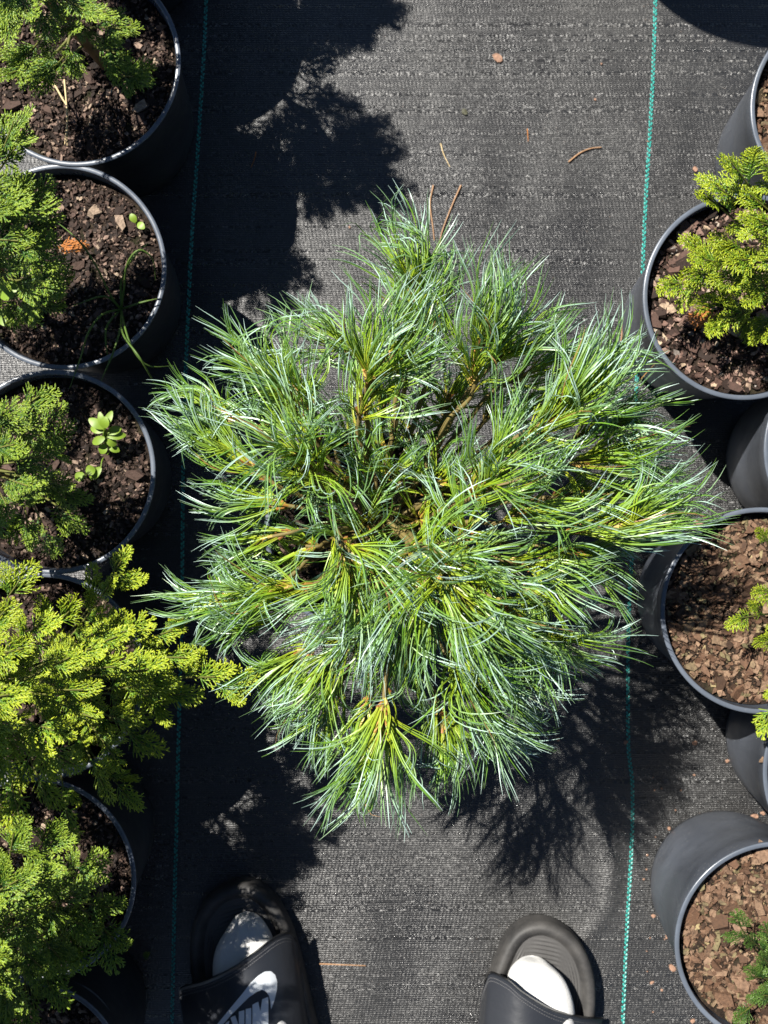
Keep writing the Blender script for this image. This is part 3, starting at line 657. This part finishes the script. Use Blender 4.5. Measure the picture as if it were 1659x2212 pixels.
# dry things
def stick(pts, rad, mat, name, label, cat, group=None):
    ps = curve_pts([P(*c) for c in pts], 16); c = ps[0]; V, F = tube(ps, np.linspace(rad, rad * .55, len(ps)), 6)
    o = obj(name, mesh_np(name, local(c, V), F, smooth=True), mat, loc=c); return tag(o, label, cat, group)
stick([(115, 178, .186), (133, 210, .190), (146, 240, .192), (140, 312, .190)], .0011, M_STRAW, 'dry_straw', 'bent pale dry straw on bark, the left one of two', 'straw', 'dry straws on the upper left pot')
stick([(139, 172, .188), (144, 235, .194), (145, 315, .188)], .0010, M_STRAW, 'dry_straw', 'straight pale dry straw on bark, the right one of two', 'straw', 'dry straws on the upper left pot')
NG = 'dry pine needles fallen on the black fabric'
def gy(l, k=.0012):
    out = []
    for x, y in l: p_ = P(x, y); out.append((x, y, gz(p_.x, p_.y) + k))
    return out
stick(gy([(1228, 350), (1252, 331), (1275, 321), (1299, 318)], .0018), .0011, M_NEEDLE_DRY, 'dry_needle', 'brown curved dry needle left of the right teal line', 'needle', NG)
stick(gy([(952, 310), (958, 332), (972, 361)]), .0007, M_STRAW, 'dry_needle', 'thin pale dry needle in the sunlit fabric above the pair', 'needle', NG)
stick(gy([(936, 400), (929, 440), (935, 490), (938, 520)], .002), .0010, M_NEEDLE_DRY, 'dry_needle', 'tan dry needle above the pine, left one of the pair', 'needle', NG)
stick(gy([(996, 400), (978, 440), (955, 500), (950, 530)], .002), .0010, M_NEEDLE_DRY, 'dry_needle', 'tan slanting dry needle above the pine, right one of the pair', 'needle', NG)
stick(gy([(553, 328), (549, 345), (542, 362)]), .0006, M_DRY, 'dry_needle', 'short rusty needle in the shade by the upper left pots', 'needle', NG)
stick(gy([(1139, 278), (1141, 305)]), .0006, M_DRY, 'dry_needle', 'tiny reddish needle on the bright upper fabric', 'needle', NG)
stick(gy([(1345, 700), (1341, 740), (1333, 765)], .002), .0010, M_NEEDLE_DRY, 'dry_needle', 'brown needle standing out beside the right hand pot wall', 'needle', NG)
stick(gy([(690, 2082), (740, 2084), (790, 2086)]), .0009, M_NEEDLE_DRY, 'dry_needle', 'pale brown stalk on the fabric between the two sandals', 'needle', NG)
stick(gy([(640, 1452), (641, 1500)]), .0007, M_DRY, 'dry_needle', 'rusty needle on the fabric under the lower left of the pine', 'needle', NG)
# flakes of bark and leaf
def flake(px, py, L, mat, label, name='bark_flake', cat='bark flake', z=None, group='bark flakes scattered on the black fabric'):
    p_ = P(px, py, z or 0); z0 = z if z else gz(p_.x, p_.y); bm = bmesh.new(); K = 9; top, bot = [], []
    sx = random.uniform(.6, .95); rot = random.uniform(0, 3.1)
    for k in range(K):
        a = 2 * math.pi * k / K; r = L * random.uniform(.72, 1.1); x, y = r * math.cos(a), r * sx * math.sin(a)
        x, y = x * math.cos(rot) - y * math.sin(rot), x * math.sin(rot) + y * math.cos(rot)
        z1 = .0016 + .10 * L * random.uniform(.2, 2.4); top.append(bm.verts.new((x, y, z1))); bot.append(bm.verts.new((x * .93, y * .93, max(0.0002, z1 - .0012))))
    ct = bm.verts.new((0, 0, .0020 + L * .08)); cb = bm.verts.new((0, 0, .0004))
    for k in range(K):
        n2 = (k + 1) % K; bm.faces.new((top[k], top[n2], ct)); bm.faces.new((bot[n2], bot[k], cb)); bm.faces.new((top[k], bot[k], bot[n2], top[n2]))
    o = obj(name, bm, mat, loc=(p_.x, p_.y, z0)); return tag(o, label, cat, group)
flake(1075, 126, .0080, M_LIT, 'tan curled leaf flake alone on the sunlit upper fabric', 'leaf_flake', 'leaf flake', group=None)
flake(1003, 243, .0042, simple('dark_olive_crumb', (.05, .05, .025)), 'small dark olive crumb on the sunlit fabric near the top', 'crumb', 'crumb', group=None)
for x, y, L, lab in [(1501, 366, .0036, 'reddish bark flake at the foot of the upper right pot wall'), (1285, 216, .0016, 'speck of bark near the top between needles and teal line'),
                     (1298, 140, .0014, 'topmost tiny bark speck left of the right teal line'), (1398, 307, .0013, 'tiny bark speck just by the teal line near the top'),
                     (1508, 1133, .0085, 'pinkish bark flake leaning by the mossy pot rim above the pine tips'), (1628, 1764, .0056, 'pinkish leaf flake between the two lower right pots'),
                     (1647, 1756, .0034, 'orange bark crumb at right edge between the lower pots'), (1452, 2090, .0052, 'tan bark flake beside the lower right pot wall'),
                     (1500, 1604, .0030, 'orange crumb below the mossy pot'), (1569, 1643, .0028, 'tan crumb against the wall of the pot at right edge'),
                     (1408, 2122, .0026, 'reddish splinter left of the lower right pot wall'), (1351, 1603, .0030, 'pinkish crumb on the right teal line in the needle shadow'),
                     (1411, 1978, .0030, 'reddish crumb by the teal line beside the lower right pot'), (1440, 2022, .0030, 'brown crumb under the lower right pot wall'),
                     (1205, 1596, .0026, 'tan crumb in the needle shadow below the pine'), (1495, 2204, .0032, 'tan crumb at the bottom edge left of the corner pot'),
                     (1590, 1762, .0026, 'orange fleck above the lower right pot'), (1445, 1789, .0024, 'orange fleck at upper left foot of lower right pot'),
                     (755, 492, .0016, 'dark fleck on the bright fabric above the pine')]:
    flake(x, y, L, M_LIT if 'crumb' not in lab or 'tan' in lab else M_LIT, lab)
crumbs = []
for k in range(34):
    x = random.choice([random.uniform(1385, 1460), random.uniform(1380, 1640)]); y = random.uniform(1650, 2200)
    if math.hypot(x - 1555, y - 1901) < 160 or math.hypot(x - 1682, y - 2040) < 232 or math.hypot(x - 1716, y - 1588) < 165: continue
    crumbs.append((y, x))
ORD = 'topmost second third fourth fifth sixth seventh eighth ninth tenth eleventh twelfth thirteenth fourteenth fifteenth sixteenth seventeenth eighteenth nineteenth twentieth twenty-first twenty-second twenty-third twenty-fourth twenty-fifth twenty-sixth twenty-seventh twenty-eighth twenty-ninth thirtieth thirty-first thirty-second thirty-third thirty-fourth'.split()
for k, (y, x) in enumerate(sorted(crumbs)):
    sd_ = 'left of the teal line' if x < 1358 else 'near the teal line' if x < 1400 else 'beside the lower right pot'
    flake(x, y, random.uniform(.0008, .0017), M_LIT, 'very small bark crumb %s, %s from the top' % (sd_, ORD[k]) if k else 'very small bark crumb %s, topmost of them' % sd_, 'bark_crumb', 'crumb', group='tiny crumbs strewn round the lower right pot')
# rusty dry sprigs of thuja
def dry_sprig(px, py, z, ang, L, label, mat=M_DRY, n=3):
    o0 = P(px, py, z); lst = []
    for k in range(n):
        a = ang + random.uniform(-.7, .7); lst.append((Vector(o0), Vector((math.cos(a), math.sin(a), random.uniform(-.1, .3))), Vector((0, 0, 1)) + rv(.3), L * random.uniform(.7, 1)))
    V, F, t = place_sprays(lst); o = obj('dry_sprig' if mat is M_DRY else 'green_sprig', mesh_np('sprig', local(o0, V), F, {'t': ('POINT', t)}), mat, loc=o0)
    return tag(o, label, 'sprig')
dry_sprig(118, 532, .225, .1, .036, 'rusty dead thuja sprig at the edge of the second left thuja', n=1)
dry_sprig(1560, 690, .195, 3.6, .034, 'rusty dead thuja sprig on the reddish bark of the right pot', n=1)
dry_sprig(312, 2075, gz(*q2(312, 2060)) + .003, 1.5, .017, 'tiny green thuja sprig fallen on the fabric left of the shaded sandal', M_T_MID, n=1)

# ------------------------------------------------------------------ the photographer: socked feet in slides
person = thing('person', P(820, 2420), 'standing person in white socks and black slides, toes at the bottom edge', 'person')
PL = Vector(person.location)
def outline_loop(pts, z, n=90):
    ps = [Vector((p_.x, p_.y, 0)) for p_ in (P(x, y, z) for x, y in pts)]
    c = ps + [ps[0]]; c = curve_pts_closed(ps, n); return c
def curve_pts_closed(c, n):
    k = len(c); out = []; m = max(2, n // k)
    for i in range(k):
        a, b, d, e = c[i - 1], c[i], c[(i + 1) % k], c[(i + 2) % k]
        for j in range(m):
            t = j / m; out.append(.5 * ((2 * b) + (d - a) * t + (2 * a - 5 * b + 4 * d - e) * t * t + (3 * b - a - 3 * d + e) * t ** 3))
    return out
def sandal(out_pts, bed_c, strap_front, heel_dir, label, arch, ribs_c):
    """sole with raised border, ribbed footbed, strap over the instep"""
    loop = outline_loop(out_pts, .034); n = len(loop); cen = sum(loop, Vector()) / n
    root_mesh_V = []; rings = []
    def ring(inset, z):
        r = []
        for i, p_ in enumerate(loop):
            t = (loop[(i + 1) % n] - loop[i - 1]).normalized(); nr = Vector((-t.y, t.x, 0))
            if nr.dot(cen - p_) < 0: nr = -nr
            q = p_ + nr * inset; r.append((q.x, q.y, z))
        return r
    prof = [(.004, .001), (.001, .004), (.0, .012), (.0015, .019), (.0, .026), (.0015, .033), (.005, .0365), (.009, .0365), (.0125, .0345), (.0150, .0305), (.0165, .0295)]
    V = []
    for ins, z in prof: V += ring(ins, z)
    i, j = np.meshgrid(np.arange(len(prof) - 1), np.arange(n), indexing='ij')
    F = np.stack([i * n + j, i * n + (j + 1) % n, (i + 1) * n + (j + 1) % n, (i + 1) * n + j], -1).reshape(-1, 4)
    sl = obj('sandal', mesh_np('sandal', local(PL, V), F, smooth=True), M_SOLE, person); tag(sl, label)
    # footbed with concentric moulded ribs
    inner = [Vector(v_) for v_ in ring(.0163, 0)]; cc = sum(inner, Vector()) / n; K = 150; V = []
    rc = P(*ribs_c, .03)
    for k in range(K + 1):
        f_ = k / K
        for q in inner:
            p_ = cc.lerp(q, max(.002, f_)); d = (Vector((p_.x, p_.y, 0)) - Vector((rc.x, rc.y, 0))).length
            edge = min(1, (1 - f_) * 9)
            V.append((p_.x, p_.y, .0297 + .0009 * math.sin(d * 2 * math.pi / .0046) * edge - .0006))
    i, j = np.meshgrid(np.arange(K), np.arange(n), indexing='ij')
    F = np.stack([i * n + j, i * n + (j + 1) % n, (i + 1) * n + (j + 1) % n, (i + 1) * n + j], -1).reshape(-1, 4)
    obj('footbed', mesh_np('footbed', local(PL, V), F, smooth=True), M_BED, sl)
    # strap: lofted band, thick rolled front edge
    fr = curve_pts([Vector((x, y, 0)) for x, y in strap_front], 48); m = len(fr); Kv = 26; V = []
    acc = [0]
    for k in range(1, m): acc.append(acc[-1] + (fr[k] - fr[k - 1]).length)
    def zz(u, v): return .020 + (arch + .018 * v) * (max(0, math.sin(math.pi * min(1, max(0, u)))) ** .62)
    rows = []
    for layer, off in ((0, 0), (1, -.0038)):
        for kv in range(Kv + 1):
            v_ = kv / Kv
            for k in range(m):
                u = acc[k] / acc[-1]; z = zz(u, v_); q = P(fr[k].x, fr[k].y, zz(u, 0))
                roll = .0014 * math.exp(-(v_ / .035) ** 2)
                x = q.x + heel_dir.x * v_ * .115; y = q.y + heel_dir.y * v_ * .115
                tuck = (u - .5) * 2
                V.append((x - tuck * .0, y, z + (roll if layer == 0 else off)))
    W = m * (Kv + 1); F = []
    for lay in (0, 1):
        for kv in range(Kv):
            for k in range(m - 1):
                a = lay * W + kv * m + k; F.append((a, a + 1, a + m + 1, a + m))
    for k in range(m - 1): F.append((k, k + 1, W + k + 1, W + k)); a = Kv * m; F.append((a + k, a + k + 1, W + a + k + 1, W + a + k))
    for kv in range(Kv):
        for e in (0, m - 1): a = kv * m + e; F.append((a, a + m, W + a + m, W + a))
    V = np.array(V); F = np.array(F)
    st = obj('strap', mesh_np('strap', local(PL, V), F, smooth=True), M_STRAP, sl)
    # stitched seam following the front edge
    for vv in (.045, .075):
        P0, P1 = [], []
        kv0 = vv * Kv; i0 = int(kv0); fr_ = kv0 - i0
        line = [Vector(V[i0 * m + k]).lerp(Vector(V[(i0 + 1) * m + k]), fr_) + Vector((0, 0, .0004)) for k in range(m)]
        if vv < .05: VS = []
        for k in range(1, m - 1):
            for h_ in (0, .5):
                a = line[k].lerp(line[k + 1], h_); b2 = line[k].lerp(line[k + 1], h_ + .32); VS.append((tuple(a), tuple(b2)))
    p0 = np.array([a for a, _ in VS]); p1 = np.array([b2 for _, b2 in VS])
    SV, SF = segs(p0, p1, np.full(len(p0), .0004), np.full(len(p0), .0004), np.tile([0, 0, 1.], (len(p0), 1)), .8)
    obj('stitching', mesh_np('stitching', local(PL, SV), SF), M_STITCH, sl)
    return sl, BVHTree.FromPolygons([tuple(v_) for v_ in V], [tuple(int(k) for k in f_) for f_ in F])
RO = [(1157, 1993), (1192, 1996), (1233, 2017), (1266, 2057), (1284, 2105), (1289, 2152), (1287, 2200), (1278, 2290), (1262, 2400), (1240, 2520), (1190, 2570), (1130, 2565), (1085, 2510), (1066, 2400), (1050, 2290), (1046, 2200), (1052, 2140), (1071, 2087), (1094, 2036), (1122, 2006)]
slR, bvR = sandal(RO, None, [(1040, 2150), (1050, 2118), (1062, 2101), (1097, 2117), (1131, 2145), (1191, 2180), (1249, 2196), (1285, 2200), (1303, 2200)], Vector((-.10, -1, 0)), 'right slide, sunlit, footbed ribs and scuffed border showing', .070, (1110, 2420))
LO = [(528, 1910), (565, 1923), (600, 1958), (630, 2018), (652, 2092), (672, 2180), (700, 2300), (706, 2400), (690, 2500), (640, 2545), (570, 2530), (520, 2450), (470, 2330), (428, 2220), (410, 2104), (409, 2030), (422, 1980), (449, 1942), (484, 1919)]
slL, bvL = sandal(LO, None, [(388, 2150), (391, 2134), (449, 2116), (507, 2088), (558, 2051), (600, 2021), (628, 2018), (642, 2040)], Vector((.16, -1, 0)), 'left slide, in shade, pale emblem on its strap', .070, (640, 2400))
# foot, sock, leg: one swept surface per leg
def legloft(toe_pts, back, shrink=0.0, top=.42):
    """toe_pts: list of (py, xl, xr, height) on the sketch grid; back: +x lean of the heel direction"""
    secs = []
    for (y, xl, xr, h) in toe_pts:
        z0 = .0305; a, b2 = P(xl, y, z0 + h * .5), P(xr, y, z0 + h * .5); c = (a + b2) / 2
        secs.append((Vector((c.x, c.y, z0 + h * .5)), (b2 - a).length / 2 - shrink, h * .5 - shrink, 0.0))
    c = secs[-1][0]; w0, h0 = secs[-1][1], secs[-1][2]
    for d, zc, hw, hh_, tl in ((.045, .070, .043, .040, .10), (.085, .078, .040, .047, .30), (.120, .085, .037, .056, .62), (.142, .108, .035, .052, 1.0), (.150, .145, .034, .042, 1.4), (.150, .20, .040, .044, 1.57), (.148, .30, .052, .056, 1.57), (.146, top, .056, .060, 1.57)):
        secs.append((Vector((c.x + back * d, c.y - d, zc)), hw - shrink, hh_ - shrink, tl))
    n = 36; V = []
    for (c, hw, hh_, tl) in secs:
        ax_ = Vector((0, math.sin(tl), math.cos(tl)))
        for k in range(n):
            a = 2 * math.pi * k / n; ca, sa = math.cos(a), math.sin(a)
            ex = math.copysign(abs(ca) ** .85, ca); ey = math.copysign(abs(sa) ** .85, sa)
            if sa < 0 and tl < .3: ey *= .92
            V.append(tuple(c + Vector((hw * ex, 0, 0)) + ax_ * hh_ * ey))
    m = len(secs); i, j = np.meshgrid(np.arange(m - 1), np.arange(n), indexing='ij')
    F = np.stack([i * n + j, i * n + (j + 1) % n, (i + 1) * n + (j + 1) % n, (i + 1) * n + j], -1).reshape(-1, 4)
    V = [(x + .0016 * noise.noise(Vector((x, y, z)) * 60), y + .001 * noise.noise(Vector((y, z, x)) * 70), z + (.0026 * noise.noise(Vector((x * 75, y * 28, 5))) + .0012 * noise.noise(Vector((x * 30, y * 130, 9)))) * (1 if z > .045 else .2)) for x, y, z in V]
    return np.array(V), F, secs[-1][0]
TR = [(2065.5, 1148.6, 1149.4, .0005), (2066, 1146, 1152, .004), (2069, 1130, 1166, .016), (2076, 1118, 1178, .024), (2090, 1104, 1196, .031), (2105, 1097, 1215, .034), (2125, 1096, 1226, .036), (2152, 1094, 1237, .042), (2190, 1090, 1243, .052), (2240, 1090, 1240, .062)]
TL = [(1969.5, 531.6, 532.4, .0005), (1970, 529, 535, .004), (1973, 517, 548, .016), (1981, 508, 561, .024), (1995, 499, 574, .030), (2012, 488, 584, .033), (2035, 470, 594, .035), (2062, 461, 602, .040), (2105, 457, 612, .049), (2160, 466, 622, .060)]
bodyparts = []
for TT, bk, lab in ((TR, -.10, 'sunlit white sock in the right slide'), (TL, .16, 'shaded white sock in the left slide')):
    V, F, tp = legloft(TT, bk, 0, .30)
    so = obj('sock', mesh_np('sock', local(PL, V), F, smooth=True), M_SOCK, person); tag(so, lab)
    sm = so.modifiers.new('s', 'SUBSURF'); sm.levels = 2; sm.render_levels = 2
    V2, F2, tp2 = legloft([(y + 14, (a + b) / 2 - (b - a) * .4, (a + b) / 2 + (b - a) * .4, h * .7) for y, a, b, h in TT[4:]], bk, .002, .46); bodyparts.append((V2, F2, tp2))
hips = Vector((0.0, (bodyparts[0][2].y + bodyparts[1][2].y) / 2 - .02, .92))
bm = bmesh.new()
def addtube(pts, rad, n=20):
    V, F = tube(pts, rad, n); vs = [bm.verts.new(tuple(Vector(v_) - PL)) for v_ in V]
    for f_ in F: bm.faces.new([vs[int(k)] for k in f_])
    return vs
V, F = merge([(a, b2) for a, b2, _ in bodyparts]); vs = [bm.verts.new(tuple(Vector(v_) - PL)) for v_ in V]
for f_ in F: bm.faces.new([vs[int(k)] for k in f_])
for (_, _, tp), sx in zip(bodyparts, (1, -1)):
    addtube([tp - Vector((0, 0, .06)), tp + Vector((0, .01, .04)), Vector((sx * .10, hips.y, .70)), Vector((sx * .085, hips.y, .90))], [.052, .056, .075, .085])
obj('body', bm, M_SKIN, person)
bm = bmesh.new()
for (_, _, tp), sx in zip(bodyparts, (1, -1)):
    c = curve_pts([tp - Vector((0, 0, .26)), tp - Vector((0, 0, .10)), tp + Vector((0, .01, .04)), Vector((sx * .10, hips.y, .70)), Vector((sx * .085, hips.y, .90)), Vector((sx * .05, hips.y, 1.0))], 30)
    addtube(c, np.interp(np.linspace(0, 1, len(c)), [0, .3, .7, 1], [.075, .08, .10, .115]), 28)
obj('trousers', bm, M_TROU, person)
for p_ in bpy.data.objects['trousers'].data.polygons: p_.use_smooth = True

# emblem printed on the left strap (polygons laid onto the strap surface)
def zc(x, y): return (356.6 + x * .2315, 1837.8 + y * .2315)
POLY = [[(330, 1830), (490, 1616), (560, 1530), (650, 1420), (740, 1310), (800, 1230), (870, 1165), (930, 1127), (985, 1123), (1025, 1158), (1043, 1220), (1041, 1290), (1022, 1380), (1002, 1440), (988, 1478), (980, 1400), (968, 1350), (940, 1312), (900, 1298), (850, 1318), (780, 1368), (690, 1458), (610, 1540), (500, 1668), (400, 1775)],
        [(815, 1436), (868, 1408), (888, 1500), (906, 1386), (961, 1362), (963, 1720), (915, 1740), (890, 1640), (868, 1760), (815, 1785)],
        [(752, 1478), (804, 1466), (804, 1790), (752, 1812)],
        [(690, 1500), (740, 1486), (740, 1816), (690, 1840), (690, 1730), (640, 1860), (590, 1880), (660, 1700), (612, 1556), (655, 1536), (690, 1640)],
        [(575, 1600), (600, 1585), (560, 1890), (420, 1960), (428, 1910), (515, 1868), (522, 1800), (450, 1835), (458, 1785), (530, 1750), (538, 1690), (480, 1715)]]
bm = bmesh.new()
for poly in POLY:
    vs = [bm.verts.new((*zc(*q), 0)) for q in poly]
    tris = tessellate_polygon([[Vector((*zc(*q), 0)) for q in poly]])
    for t3 in tris:
        try: bm.faces.new([vs[k] for k in t3])
        except ValueError: pass
for _ in range(5):
    es = [e for e in bm.edges if e.calc_length() > 2.6]
    if not es: break
    bmesh.ops.subdivide_edges(bm, edges=es, cuts=1); bmesh.ops.triangulate(bm, faces=bm.faces[:])
camP = Vector((0, 0, H)); kill = []
for v_ in bm.verts:
    tgt = P(v_.co.x, v_.co.y, 0.0); d = (tgt - camP).normalized(); hit, nrm, _, _ = bvL.ray_cast(camP, d)
    if hit is None: kill.append(v_); continue
    if nrm.z < 0: nrm = -nrm
    v_.co = hit + nrm * .0005 - PL
bmesh.ops.delete(bm, geom=kill, context='VERTS')
lg = obj('emblem', bm, M_LOGO, slL); tag(lg, 'pale grey swoosh and NIKE lettering')
sol = lg.modifiers.new('t', 'SOLIDIFY'); sol.thickness = .0004; sol.offset = 1
